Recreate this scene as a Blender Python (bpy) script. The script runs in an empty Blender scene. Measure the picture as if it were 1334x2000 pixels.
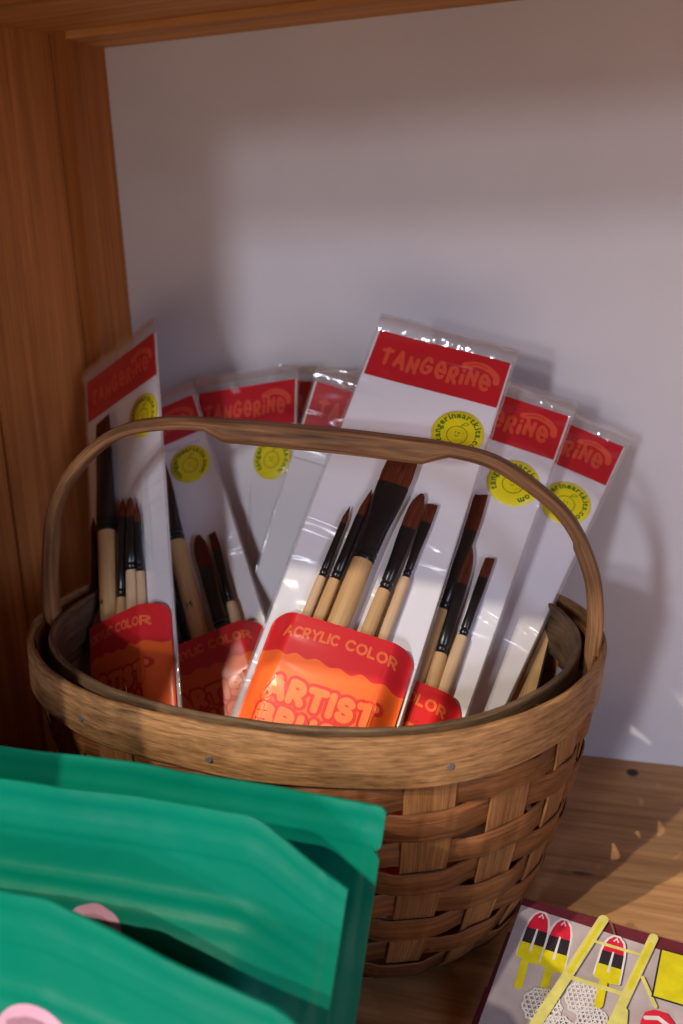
import bpy, math, random
from mathutils import Vector, Matrix, noise
random.seed(7)
PI = math.pi
S = bpy.context.scene
C = S.collection

# ------------------------------------------------------------------ camera, world, lamps, exposure
cam_d = bpy.data.cameras.new("camera"); cam = bpy.data.objects.new("camera", cam_d); C.objects.link(cam)
R_ = Vector((0.951476, 0.3046303, -0.04351789)); U_ = Vector((-0.04140944, 0.2668835, 0.96283875)); B_ = Vector((0.30492406, -0.91431591, 0.26654781))
cam.matrix_world = Matrix(((R_.x, U_.x, B_.x, 0.0), (R_.y, U_.y, B_.y, -0.72068), (R_.z, U_.z, B_.z, 0.40), (0, 0, 0, 1)))
cam_d.sensor_fit = 'VERTICAL'; cam_d.sensor_height = 36.0; cam_d.lens = 34.99
cam_d.clip_start = 0.01; cam_d.clip_end = 100
cam_d.dof.use_dof = True; cam_d.dof.focus_distance = 0.535; cam_d.dof.aperture_fstop = 6.8
S.camera = cam

world = bpy.data.worlds.new("World"); S.world = world; world.use_nodes = True
bg = world.node_tree.nodes["Background"]; bg.inputs[0].default_value = (1.0, 0.70, 0.58, 1); bg.inputs[1].default_value = 0.030

def lamp(name, loc, target, power, size, color, size_y=None):
    d = bpy.data.lights.new(name, 'AREA'); o = bpy.data.objects.new(name, d); C.objects.link(o)
    d.energy = power; d.color = color; d.size = size
    d.shape = 'DISK'
    if size_y: d.shape = 'RECTANGLE'; d.size_y = size_y
    o.location = loc
    o.rotation_euler = (Vector(target) - Vector(loc)).to_track_quat('-Z', 'Y').to_euler()
    return o
def lamp_along(name, through, d, dist, power, size, color):
    d = Vector(d).normalized()
    return lamp(name, Vector(through) - d * dist, through, power, size, color)
# ceiling spots of the shop, left and in front of the shelf; an added unseen frame cuts their light
lamp_along("spot_lamp", (-0.27, -0.34, 0.2), (0.28, 1.0, -0.78), 8.0, 340.0, 0.13, (1.0, 0.90, 0.76))
lamp_along("spot_lamp", (-0.2, -0.33, 0.2), (0.50, 1.0, -0.98), 8.0, 540.0, 0.10, (1.0, 0.86, 0.68))
# daylight through the shop's windows, far in front of the shelf
lamp_along("window_light", (-0.39, -0.6, 0.529), (0.10, 1.0, -0.20), 5.0, 58.0, 0.32, (0.84, 0.86, 1.0))
lamp_along("window_light", (-0.39, -0.6, 0.529), (0.10, 1.0, -0.088), 5.0, 45.0, 0.32, (0.84, 0.86, 1.0))
lamp("window_light", (1.8, -2.0, 0.72), (0.05, 0.0, 0.30), 19.0, 0.7, (0.62, 0.70, 1.0), 0.9)
# added fill lamp, low in front, for warm bounce on the shelf's underside
lamp("warm_fill_lamp", (0.2, -2.6, -0.45), (-0.2, -0.2, 0.5), 15.0, 1.6, (1.0, 0.74, 0.56), 0.8)

S.view_settings.view_transform = 'Standard'; S.view_settings.look = 'None'
S.view_settings.exposure = 0.0; S.view_settings.gamma = 1.0; S.view_settings.use_curve_mapping = False
S.render.engine = 'CYCLES'
S.cycles.max_bounces = 8; S.cycles.transparent_max_bounces = 12
S.cycles.caustics_reflective = False; S.cycles.caustics_refractive = False
S.cycles.use_denoising = True

# ------------------------------------------------------------------ materials
def new_mat(name):
    m = bpy.data.materials.new(name); m.use_nodes = True
    nt = m.node_tree
    return m, nt, nt.nodes["Principled BSDF"]

def plain(name, col, rough=0.5, spec=0.5, vary=0.06, vscale=60.0, bump=0.0, bscale=400.0, coat=0.0, coord='Object', sheen=0.0):
    m, nt, p = new_mat(name)
    N, L = nt.nodes, nt.links
    tc = N.new("ShaderNodeTexCoord")
    nz = N.new("ShaderNodeTexNoise"); nz.inputs["Scale"].default_value = vscale; nz.inputs["Detail"].default_value = 5
    L.new(tc.outputs[coord], nz.inputs["Vector"])
    mx = N.new("ShaderNodeMix"); mx.data_type = 'RGBA'
    a = [max(0, c * (1 - vary)) for c in col]; b = [min(1, c * (1 + vary)) for c in col]
    mx.inputs[6].default_value = (*a, 1); mx.inputs[7].default_value = (*b, 1)
    mr = N.new("ShaderNodeMapRange"); mr.inputs[1].default_value = 0.3; mr.inputs[2].default_value = 0.7
    L.new(nz.outputs["Fac"], mr.inputs[0]); L.new(mr.outputs[0], mx.inputs[0])
    L.new(mx.outputs[2], p.inputs["Base Color"])
    p.inputs["Roughness"].default_value = rough
    p.inputs["Specular IOR Level"].default_value = spec
    if coat: p.inputs["Coat Weight"].default_value = coat; p.inputs["Coat Roughness"].default_value = 0.12
    if bump:
        n2 = N.new("ShaderNodeTexNoise"); n2.inputs["Scale"].default_value = bscale; n2.inputs["Detail"].default_value = 4
        L.new(tc.outputs[coord], n2.inputs["Vector"])
        bp = N.new("ShaderNodeBump"); bp.inputs["Strength"].default_value = bump; bp.inputs["Distance"].default_value = 0.001
        L.new(n2.outputs["Fac"], bp.inputs["Height"]); L.new(bp.outputs[0], p.inputs["Normal"])
    return m

def wood(name, dark, light, scale, coord='UV', rough=0.6, bump=0.35, blotch=(9, 9, 9), blotch_amt=0.45, knots=None, spec=0.18, fine=0.45):
    """grain: a noise stretched along one axis, a finer one for pores, and slow blotches of tone"""
    m, nt, p = new_mat(name); N, L = nt.nodes, nt.links
    tc = N.new("ShaderNodeTexCoord")
    def nz(sc, detail, dist=0.0):
        mp = N.new("ShaderNodeMapping"); mp.inputs["Scale"].default_value = sc
        L.new(tc.outputs[coord], mp.inputs[0])
        n = N.new("ShaderNodeTexNoise"); n.inputs["Scale"].default_value = 1.0; n.inputs["Detail"].default_value = detail
        n.inputs["Roughness"].default_value = 0.62; n.inputs["Distortion"].default_value = dist
        L.new(mp.outputs[0], n.inputs["Vector"]); return n
    g = nz(scale, 6, 0.35); f = nz([s * 3.1 for s in scale], 4); b = nz(blotch, 3)
    add = N.new("ShaderNodeMath"); add.operation = 'MULTIPLY_ADD'; add.inputs[1].default_value = fine
    L.new(f.outputs["Fac"], add.inputs[0]); L.new(g.outputs["Fac"], add.inputs[2])
    r = N.new("ShaderNodeMapRange"); r.inputs[1].default_value = 0.28 + 0.5 * fine; r.inputs[2].default_value = 0.72 + 0.5 * fine
    L.new(add.outputs[0], r.inputs[0])
    mx = N.new("ShaderNodeMix"); mx.data_type = 'RGBA'; mx.inputs[6].default_value = (*dark, 1); mx.inputs[7].default_value = (*light, 1)
    L.new(r.outputs[0], mx.inputs[0])
    m2 = N.new("ShaderNodeMix"); m2.data_type = 'RGBA'; m2.blend_type = 'MULTIPLY'; m2.inputs[0].default_value = 1.0
    rb = N.new("ShaderNodeMapRange"); rb.inputs[1].default_value = 0.3; rb.inputs[2].default_value = 0.7
    rb.inputs[3].default_value = 1.0 - blotch_amt; rb.inputs[4].default_value = 1.0
    L.new(b.outputs["Fac"], rb.inputs[0]); L.new(mx.outputs[2], m2.inputs[6]); L.new(rb.outputs[0], m2.inputs[7])
    out = m2.outputs[2]
    for (kx, ky, ax, ay, amt) in (knots or []):                     # knots: dark ellipses at real places on the board
        sx = N.new("ShaderNodeSeparateXYZ"); L.new(tc.outputs[coord], sx.inputs[0])
        def sq(o, c, a):
            s = N.new("ShaderNodeMath"); s.operation = 'SUBTRACT'; s.inputs[1].default_value = c; L.new(o, s.inputs[0])
            d = N.new("ShaderNodeMath"); d.operation = 'DIVIDE'; d.inputs[1].default_value = a; L.new(s.outputs[0], d.inputs[0])
            q = N.new("ShaderNodeMath"); q.operation = 'MULTIPLY'; L.new(d.outputs[0], q.inputs[0]); L.new(d.outputs[0], q.inputs[1]); return q.outputs[0]
        sm = N.new("ShaderNodeMath"); sm.operation = 'ADD'; L.new(sq(sx.outputs[0], kx, ax), sm.inputs[0]); L.new(sq(sx.outputs[1], ky, ay), sm.inputs[1])
        kr = N.new("ShaderNodeMapRange"); kr.interpolation_type = 'SMOOTHSTEP'; kr.inputs[1].default_value = 0.35; kr.inputs[2].default_value = 1.3
        kr.inputs[3].default_value = 1 - amt; kr.inputs[4].default_value = 1.0
        L.new(sm.outputs[0], kr.inputs[0])
        mk = N.new("ShaderNodeMix"); mk.data_type = 'RGBA'; mk.blend_type = 'MULTIPLY'; mk.inputs[0].default_value = 1.0
        L.new(out, mk.inputs[6]); L.new(kr.outputs[0], mk.inputs[7]); out = mk.outputs[2]
    L.new(out, p.inputs["Base Color"])
    p.inputs["Roughness"].default_value = rough; p.inputs["Specular IOR Level"].default_value = spec
    bp = N.new("ShaderNodeBump"); bp.inputs["Strength"].default_value = bump; bp.inputs["Distance"].default_value = 0.0008
    L.new(add.outputs[0], bp.inputs["Height"]); L.new(bp.outputs[0], p.inputs["Normal"])
    return m

def film(name, gloss=0.30, rough=0.08, milk=0.06):
    m, nt, p = new_mat(name); N, L = nt.nodes, nt.links
    N.remove(p)
    t = N.new("ShaderNodeBsdfTransparent"); g = N.new("ShaderNodeBsdfGlossy"); g.inputs["Roughness"].default_value = rough
    d = N.new("ShaderNodeBsdfDiffuse"); d.inputs[0].default_value = (0.85, 0.83, 0.83, 1)
    tc = N.new("ShaderNodeTexCoord"); nz = N.new("ShaderNodeTexNoise"); nz.inputs["Scale"].default_value = 90; L.new(tc.outputs["Object"], nz.inputs["Vector"])
    bp = N.new("ShaderNodeBump"); bp.inputs["Strength"].default_value = 0.5; bp.inputs["Distance"].default_value = 0.003
    L.new(nz.outputs["Fac"], bp.inputs["Height"]); L.new(bp.outputs[0], g.inputs["Normal"])
    lw = N.new("ShaderNodeLayerWeight"); lw.inputs[0].default_value = 0.35
    mr = N.new("ShaderNodeMapRange"); mr.inputs[3].default_value = gloss * 0.35; mr.inputs[4].default_value = min(1, gloss * 2.2)
    L.new(lw.outputs["Facing"], mr.inputs[0])
    m1 = N.new("ShaderNodeMixShader"); L.new(mr.outputs[0], m1.inputs[0]); L.new(t.outputs[0], m1.inputs[1]); L.new(g.outputs[0], m1.inputs[2])
    m2 = N.new("ShaderNodeMixShader"); m2.inputs[0].default_value = milk; L.new(m1.outputs[0], m2.inputs[1]); L.new(d.outputs[0], m2.inputs[2])
    L.new(m2.outputs[0], N["Material Output"].inputs[0])
    return m

M = {}
M['wall'] = plain("painted_wall", (0.60, 0.578, 0.592), 0.75, 0.2, 0.05, 7.0, 0.22, 140)
M['floor'] = wood("shelf_board_wood", (0.34, 0.165, 0.062), (0.64, 0.37, 0.170), (7, 95, 40), 'Object', 0.48, 0.18, (2.5, 14, 3), 0.35,
                  knots=[(-0.012, -0.018, 0.0048, 0.006, 0.92), (-0.038, -0.152, 0.007, 0.0022, 0.6), (0.075, -0.172, 0.002, 0.002, 0.8), (0.12, -0.05, 0.006, 0.006, .8), (-.52, -.3, .006, .006, .8)])
M['side'] = wood("side_panel_wood", (0.34, 0.112, 0.029), (0.60, 0.230, 0.064), (230, 230, 4.0), 'Object', 0.55, 0.18, (22, 22, 1.3), 0.40)
M['upper'] = wood("upper_shelf_wood", (0.52, 0.21, 0.058), (0.80, 0.40, 0.14), (5, 90, 40), 'Object', 0.55, 0.18, (2, 16, 3), 0.40)
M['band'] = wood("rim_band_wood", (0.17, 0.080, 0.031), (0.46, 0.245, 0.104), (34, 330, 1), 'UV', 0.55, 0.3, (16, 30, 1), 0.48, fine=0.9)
M['inband'] = wood("shaded_inner_band_wood", (0.085, 0.050, 0.028), (0.22, 0.135, 0.075), (24, 320, 1), 'UV', 0.62, 0.35, (18, 30, 1), 0.5, fine=0.9)  # weathered wood, colour darkened for the shade inside the basket
M['stake'] = wood("stake_wood", (0.135, 0.050, 0.017), (0.40, 0.185, 0.070), (16, 480, 1), 'UV', 0.5, 0.8, (14, 40, 1), 0.45)
M['weaver'] = wood("weaver_wood", (0.095, 0.031, 0.010), (0.31, 0.122, 0.042), (18, 420, 1), 'UV', 0.5, 0.8, (11, 34, 1), 0.55)
M['handle'] = wood("handle_wood", (0.10, 0.040, 0.015), (0.52, 0.26, 0.11), (11, 420, 1), 'UV', 0.5, 0.8, (16, 60, 1), 0.5)
M['nail'] = plain("nail_steel", (0.10, 0.09, 0.085), 0.65, 0.3, 0.35, 700)
M['card'] = plain("white_card", (0.80, 0.775, 0.785), 0.38, 0.5, 0.02, 25, 0.12, 30, coat=0.15)
M['paper'] = plain("white_paper", (0.80, 0.775, 0.785), 0.5, 0.4, 0.02, 25)
M['header'] = plain("red_header_print", (0.52, 0.012, 0.022), 0.35, 0.5, 0.05, 40, 0.1, 40, coat=0.2)
M['headtext'] = plain("orange_red_print", (0.69, 0.078, 0.040), 0.4, 0.5, 0.04, 60)
M['label'] = plain("red_label_print", (0.70, 0.018, 0.024), 0.36, 0.5, 0.04, 60, coat=0.1)
M['labelor'] = plain("orange_label_print", (0.93, 0.140, 0.024), 0.36, 0.5, 0.03, 60, coat=0.1)
M['labeltext'] = plain("peach_print", (0.86, 0.155, 0.045), 0.42, 0.4, 0.03, 60)
M['bigtext'] = plain("light_orange_print", (0.93, 0.195, 0.050), 0.42, 0.4, 0.03, 60)
M['outline'] = plain("deep_red_print", (0.70, 0.030, 0.022), 0.42, 0.4, 0.03, 60)
M['sticker'] = plain("yellow_sticker_paper", (0.82, 0.70, 0.010), 0.4, 0.5, 0.03, 60, coat=0.2)
M['green_ink'] = plain("green_ink", (0.03, 0.17, 0.015), 0.5, 0.3, 0.05, 60)
M['bw'] = wood("brush_handle_wood", (0.56, 0.32, 0.125), (0.72, 0.46, 0.22), (300, 300, 14), 'Object', 0.42, 0.12, (40, 40, 8), 0.14)
M['bw2'] = wood("pale_handle_wood", (0.62, 0.40, 0.22), (0.76, 0.54, 0.33), (300, 300, 14), 'Object', 0.45, 0.12, (40, 40, 8), 0.14)
M['ferrule'] = plain("black_ferrule", (0.010, 0.0095, 0.010), 0.28, 0.55, 0.1, 80)
M['bristle'] = wood("brown_bristles", (0.050, 0.010, 0.004), (0.19, 0.042, 0.016), (900, 900, 25), 'Object', 0.5, 0.5, (60, 60, 10), 0.3)
M['ink'] = plain("black_ink", (0.02, 0.018, 0.016), 0.6, 0.3, 0.02)
M['film'] = film("clear_film", 0.34, 0.10, 0.12)
M['crease'] = film("film_crease_glare", 0.12, 0.25, 0.20)  # white mixed into the folds stands in for their glare
M['kraft'] = plain("kraft_board", (0.56, 0.35, 0.165), 0.75, 0.2, 0.1, 120, 0.2, 300)
M['navy'] = plain("navy_paper", (0.008, 0.013, 0.030), 0.5, 0.4)
M['green'] = plain("green_foil", (0.0002, 0.166, 0.106), 0.42, 0.14, 0.06, 12, 0.30, 70)
M['pink'] = plain("pink_print", (0.50, 0.27, 0.38), 0.45, 0.4, 0.03)
M['pinkink'] = plain("grey_pink_ink", (0.30, 0.15, 0.20), 0.5, 0.3, 0.03)
M['maroon'] = plain("maroon_paper", (0.105, 0.012, 0.022), 0.5, 0.4, 0.15, 90)
M['pages'] = plain("paper_block", (0.62, 0.56, 0.50), 0.8, 0.2, 0.08, 300)
M['mauve'] = plain("mauve_grey_print", (0.37, 0.315, 0.325), 0.4, 0.5, 0.16, 55)
M['pr_red'] = plain("crimson_print", (0.50, 0.012, 0.035), 0.45, 0.4, 0.12, 200)
M['pr_black'] = plain("black_print", (0.020, 0.015, 0.020), 0.45, 0.4, 0.2, 200)
M['pr_yel'] = plain("yellow_print", (0.50, 0.44, 0.008), 0.45, 0.4, 0.12, 160)
M['pr_pale'] = plain("pale_yellow_print", (0.50, 0.46, 0.13), 0.45, 0.4, 0.14, 160)
M['pr_white'] = plain("white_print", (0.55, 0.52, 0.52), 0.45, 0.4, 0.12, 160)
M['pr_brown'] = plain("brown_print", (0.16, 0.075, 0.04), 0.45, 0.4, 0.12, 160)

def sleeve_coat(m, weight=0.6, strength=0.9, scale=13.0, rough=0.18):
    """the tight clear film over the card: a wrinkled clear coat"""
    nt = m.node_tree; N, L = nt.nodes, nt.links; p = N["Principled BSDF"]
    p.inputs["Coat Weight"].default_value = weight; p.inputs["Coat Roughness"].default_value = rough; p.inputs["Coat IOR"].default_value = 1.5
    tc = N.new("ShaderNodeTexCoord"); mp = N.new("ShaderNodeMapping"); mp.inputs["Rotation"].default_value = (0, 0, 0.75); mp.inputs["Scale"].default_value = (1.0, 2.3, 1.0)
    L.new(tc.outputs["Object"], mp.inputs[0])
    n = N.new("ShaderNodeTexNoise"); n.inputs["Scale"].default_value = scale; n.inputs["Detail"].default_value = 1.0; n.inputs["Distortion"].default_value = 1.2
    L.new(mp.outputs[0], n.inputs["Vector"])
    bp = N.new("ShaderNodeBump"); bp.inputs["Strength"].default_value = strength; bp.inputs["Distance"].default_value = 0.016
    L.new(n.outputs["Fac"], bp.inputs["Height"]); L.new(bp.outputs[0], p.inputs["Coat Normal"])
for k_ in ('card', 'header', 'headtext', 'sticker', 'green_ink'): sleeve_coat(M[k_])
for k_ in ('label', 'labelor', 'labeltext', 'bigtext', 'outline'): sleeve_coat(M[k_], 0.3, 0.35, 12.0, 0.24)

# ------------------------------------------------------------------ mesh helpers
class MB:
    def __init__(s): s.v = []; s.f = []; s.m = []; s.uv = []; s.sm = []
    def vert(s, p): s.v.append(tuple(p)); return len(s.v) - 1
    def face(s, idx, mat=0, uv=None, smooth=True):
        s.f.append(tuple(idx)); s.m.append(mat); s.uv.append(uv or [(s.v[i][0], s.v[i][1]) for i in idx]); s.sm.append(smooth)
    def grid(s, rows, mat=0, closed=False, uvs=None, smooth=True, flip=False):
        """rows: list of equal-length point lists"""
        ids = [[s.vert(p) for p in r] for r in rows]
        n = len(ids)
        for i in range(n if closed else n - 1):
            a, b = ids[i], ids[(i + 1) % n]
            for j in range(len(a) - 1):
                q = [a[j], a[j + 1], b[j + 1], b[j]]
                u = None
                if uvs: 
                    u = [uvs(i, j), uvs(i, j + 1), uvs(i + 1, j + 1), uvs(i + 1, j)]
                if flip: q.reverse(); u = u and u[::-1]
                s.face(q, mat, u, smooth)
        return ids
    def box(s, x0, x1, y0, y1, z0, z1, mat=0, xf=None):
        P = [Vector((x, y, z)) for z in (z0, z1) for y in (y0, y1) for x in (x0, x1)]
        if xf: P = [xf @ p for p in P]
        i = [s.vert(p) for p in P]
        for q in ((0, 2, 3, 1), (4, 5, 7, 6), (0, 1, 5, 4), (1, 3, 7, 5), (3, 2, 6, 7), (2, 0, 4, 6)):
            s.face([i[k] for k in q], mat, smooth=False)
    def loft(s, frames, section, closed=False, mat=0, caps=True, flip=False):
        """frames: (origin, X, Y); section(i) -> loop of (x, y); uv: u metres along, v metres round"""
        rows = []; u = [0.0]
        for i, (o, X, Y) in enumerate(frames):
            rows.append([o + X * a + Y * b for a, b in section(i)])
            if i: u.append(u[-1] + (o - frames[i - 1][0]).length)
        u.append(u[-1] + (frames[0][0] - frames[-1][0]).length)
        n = len(rows[0]); sec = section(0); v = [0.0]
        for k in range(n): 
            a, b = sec[k], sec[(k + 1) % n]; v.append(v[-1] + math.hypot(a[0] - b[0], a[1] - b[1]))
        ids = [[s.vert(p) for p in r] for r in rows]
        for i in range(len(ids) if closed else len(ids) - 1):
            a, b = ids[i], ids[(i + 1) % len(ids)]
            for k in range(n):
                k2 = (k + 1) % n
                q = [a[k], b[k], b[k2], a[k2]]; w = [(u[i], v[k]), (u[i + 1], v[k]), (u[i + 1], v[k + 1]), (u[i], v[k + 1])]
                if flip: q.reverse(); w.reverse()
                s.face(q, mat, w)
        if caps and not closed:
            c0, c1 = list(ids[0]), list(ids[-1])[::-1]
            if flip: c0.reverse(); c1.reverse()
            s.face(c0, mat, smooth=False); s.face(c1, mat, smooth=False)
        return ids
    def build(s, name, mats, parent=None, angle=None):
        me = bpy.data.meshes.new(name)
        me.from_pydata(s.v, [], s.f)
        ul = me.uv_layers.new(name="UVMap")
        for p, uv, m, sm in zip(me.polygons, s.uv, s.m, s.sm):
            p.material_index = m; p.use_smooth = sm
            for li, t in zip(p.loop_indices, uv): ul.data[li].uv = t
        for m in (mats if isinstance(mats, (list, tuple)) else [mats]): me.materials.append(m)
        me.update()
        if angle: me.set_sharp_from_angle(angle=math.radians(angle))
        o = bpy.data.objects.new(name, me); C.objects.link(o)
        if parent: o.parent = parent
        return o
def rect_loop(hx, hy, r, k=2):
    """rounded rectangle loop, counter-clockwise"""
    out = []
    r = min(r, hx * .98, hy * .98)
    for cx, cy, a0 in ((hx - r, hy - r, 0), (-hx + r, hy - r, 90), (-hx + r, -hy + r, 180), (hx - r, -hy + r, 270)):
        for i in range(k + 1):
            a = math.radians(a0 + 90 * i / k); out.append((cx + r * math.cos(a), cy + r * math.sin(a)))
    return out
def tag(o, label=None, cat=None, group=None, kind=None):
    for k, v in (('label', label), ('category', cat), ('group', group), ('kind', kind)):
        if v: o[k] = v
    return o
def empty(name, mw):
    o = bpy.data.objects.new(name, None); o.empty_display_size = 0.02; C.objects.link(o); o.matrix_world = mw; return o
def nz(x, y=0.0, z=0.0): return noise.noise(Vector((x, y, z)))
def interp(tab, x):
    if x <= tab[0][0]: return tab[0][1]
    for (a, b), (c, d) in zip(tab, tab[1:]):
        if x <= c: 
            return b + (d - b) * (x - a) / (c - a)
    return tab[-1][1]
def smooth_path(pts, n):
    """Catmull-Rom through pts, resampled evenly"""
    pts = [Vector(p) for p in pts]; P = [pts[0] * 2 - pts[1]] + pts + [pts[-1] * 2 - pts[-2]]
    dense = []
    for i in range(1, len(P) - 2):
        for k in range(24):
            t = k / 24; a, b, c, d = P[i - 1], P[i], P[i + 1], P[i + 2]
            dense.append(0.5 * ((2 * b) + (c - a) * t + (2 * a - 5 * b + 4 * c - d) * t * t + (3 * b - a - 3 * c + d) * t ** 3))
    dense.append(pts[-1])
    L = [0]
    for a, b in zip(dense, dense[1:]): L.append(L[-1] + (b - a).length)
    out = []; j = 0
    for k in range(n):
        s = L[-1] * k / (n - 1)
        while j < len(L) - 2 and L[j + 1] < s: j += 1
        t = (s - L[j]) / max(L[j + 1] - L[j], 1e-9); out.append(dense[j].lerp(dense[j + 1], min(1, t)))
    return out

# ------------------------------------------------------------------ the setting: a wooden shelf against a white wall
ZC = 0.5447
mb = MB(); mb.box(-0.60, 1.0, -0.62, 0.0, -0.022, 0.0); tag(mb.build("shelf_floor", M['floor']), kind='structure')
mb = MB(); mb.box(-0.60, 1.0, 0.0, 0.02, -0.022, 0.60); tag(mb.build("back_wall", M['wall']), kind='structure')
mb = MB(); mb.box(-0.60, 1.0, -0.60, 0.0, ZC + 0.004, ZC + 0.026)
mb.box(-0.4157, 1.0, -0.0439, 0.0, ZC - 0.001, ZC + 0.004)
tag(mb.build("shelf_ceiling", M['upper']), kind='structure')
def panel(name, plan, thick, z1=ZC + 0.004):
    m = MB()
    a = [Vector((x, y, 0)) for x, y in plan]
    out = []
    for i, p in enumerate(a):
        t = (a[min(i + 1, len(a) - 1)] - a[max(i - 1, 0)]).normalized(); out.append(p + Vector((t.y, -t.x, 0)) * -thick)
    for loop, fl in ((a, False), (out, True)):
        m.grid([[p + Vector((0, 0, z)) for z in (0.0, z1)] for p in loop], flip=fl, smooth=False)
    m.grid([[a[0], a[0] + Vector((0, 0, z1))], [out[0], out[0] + Vector((0, 0, z1))]], smooth=False)
    m.grid([[a[-1], a[-1] + Vector((0, 0, z1))], [out[-1], out[-1] + Vector((0, 0, z1))]], smooth=False)
    return tag(m.build(name, M['side']), kind='structure')
panel("side_wall", [(-0.4108, -0.0005), (-0.4157, -0.0439)], -0.05)
panel("side_wall", [(-0.4294, -0.0445), (-0.4600, -0.1140)], -0.05)
panel("side_wall", [(-0.4625, -0.1145), (-0.530, -0.1400), (-0.535, -0.60)], -0.02)
mb = MB(); mb.box(-0.535, -0.384, -0.622, -0.602, 0.0, 0.565); mb.box(-0.384, 1.0, -0.622, -0.602, 0.529, 0.565)  # unseen stile and rail, shaped to cut the lamps' light
tag(mb.build("unseen_shadow_frame", M['side']), kind='structure')

# ------------------------------------------------------------------ the basket
BC = Vector((-0.2, -0.2, 0.0)); BROT = -0.18
CB, SB = math.cos(BROT), math.sin(BROT)
def ring(th, a, b, z, n=2.2):
    c, s = math.cos(th), math.sin(th)
    r = (abs(c / a) ** n + abs(s / b) ** n) ** (-1 / n)
    x, y = r * c, r * s
    sh = -.006 * (1 - min(max(z, 0.0), .17) / .17) * (1 if z > 0 else 0)
    return Vector((BC.x + sh + x * CB - y * SB, BC.y + x * SB + y * CB, z))
def ring_frame(th, a, b, z, slope=0.0):
    e = 1e-3
    t = (ring(th + e, a, b, z) - ring(th - e, a, b, z)).normalized()
    out = Vector((t.y, -t.x, 0)); up = (Vector((0, 0, 1)) + out * slope).normalized(); out2 = up.cross(t) * -1
    if out2.dot(out) < 0: out2 = -out2
    return t, out2, up
# theta at equal arc length round the rim
_den = [2 * PI * k / 4000 for k in range(4001)]; _L = [0.0]
for k in range(4000): _L.append(_L[-1] + (ring(_den[k + 1], .17, .13, 0) - ring(_den[k], .17, .13, 0)).length)
PER = _L[-1]
def th_at(s):
    s = (s % 1.0) * PER; lo, hi = 0, 4000
    while hi - lo > 1:
        m = (lo + hi) // 2
        if _L[m] <= s: lo = m
        else: hi = m
    return _den[lo] + (_den[hi] - _den[lo]) * (s - _L[lo]) / max(_L[hi] - _L[lo], 1e-12)
PROF = [(0.0, .112, .074), (.006, .124, .086), (.02, .135, .098), (.045, .146, .108), (.075, .155, .116), (.11, .163, .123), (.145, .1685, .1275), (.185, .170, .129)]
def prof(z):
    return interp([(p[0], p[1]) for p in PROF], z), interp([(p[0], p[2]) for p in PROF], z)
def pslope(z):
    a0, _ = prof(max(z - .01, 0)); a1, _ = prof(z + .01); return (a1 - a0) / .02

basket = empty("woven_basket", Matrix.Translation(BC))
tag(basket, "oval woven splint basket with a bent wooden handle, full of brush packets", "basket")
INV = Matrix.Translation(-BC)
def bpart(m, name, mat, angle=None):
    m.v = [tuple(Vector(v) - BC) for v in m.v]
    return m.build(name, mat, basket, angle)
# outer and inner rim bands
def band(a, b, z0, z1, thick, seed, n=220, wob=.0012):
    m = MB(); fr = []; hs = []
    for i in range(n):
        th = th_at(i / n); t, o, u = ring_frame(th, a, b, 0, .03 + .09 * math.cos(th))
        w = wob * nz(math.cos(th) * 2.2 + seed, math.sin(th) * 2.2)
        zt = z1 + w + .0006 * nz(i * .21, seed); zb = z0 + 1.6 * w + .0012 * nz(i * .07, seed + 5)
        p = ring(th, a, b, (zt + zb) / 2); fr.append((p + o * .0012 * nz(i * .05, seed + 9), o, u)); hs.append((zt - zb) / 2)
    m.loft(fr, lambda i: [(x * (1 + .25 * nz(i * .12, seed)), y) for x, y in rect_loop(thick / 2, hs[i], thick * .42, 3)], closed=True)
    return m
OUT = bpart(band(.1728, .1328, .1525, .180, .0034, 1.3), "outer_rim_band", M['band'], 50)
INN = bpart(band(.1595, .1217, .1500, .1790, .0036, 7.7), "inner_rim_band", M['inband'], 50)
# the outer band's lapped end (a second thickness where the strip overlaps itself) and the inner band's
def lap(a, b, z0, z1, thick, s0, s1, name, mat, seed):
    m = MB(); fr = []; n = 26
    for i in range(n):
        th = th_at(s0 + (s1 - s0) * i / (n - 1)); t, o, u = ring_frame(th, a, b, 0, .10)
        fr.append((ring(th, a, b, (z0 + z1) / 2 + .0006 * nz(i * .2, seed)), o, u))
    h = (z1 - z0) / 2
    m.loft(fr, lambda i: rect_loop(thick / 2, h + .0005 * nz(i * .3, seed), thick * .4, 3))
    bpart(m, name, mat, 50)
NST = 22
# vertical stakes
for k in range(NST):
    s = (k + .5) / NST; th = th_at(s); m = MB(); fr = []; ws = []
    zs = [.176 - .004 * random.random() - .1755 * i / 15 for i in range(16)]
    for i, z in enumerate(zs):
        z = max(z, .0015); a, b = prof(z); t, o, u = ring_frame(th, a, b, z, pslope(z))
        fr.append((ring(th, a, b, z) + t * .001 * nz(k * 3.1, i * .2), o, u)); ws.append((.0112 + .0026 * ((k * 5) % 7) / 7) * (.66 + .34 * min(1, z / .12)) * (1 + .05 * nz(k, z * 30)))
    # loft wants X (thickness) = outward, Y (width) = tangent
    frames = []
    for (p, o, u) in fr:
        t = u.cross(o); frames.append((p, o, t))
    m.loft(frames, lambda i: rect_loop(.0007, ws[i], .0005, 1), flip=True)
    bpart(m, "stake", M['stake'], 40)
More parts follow.
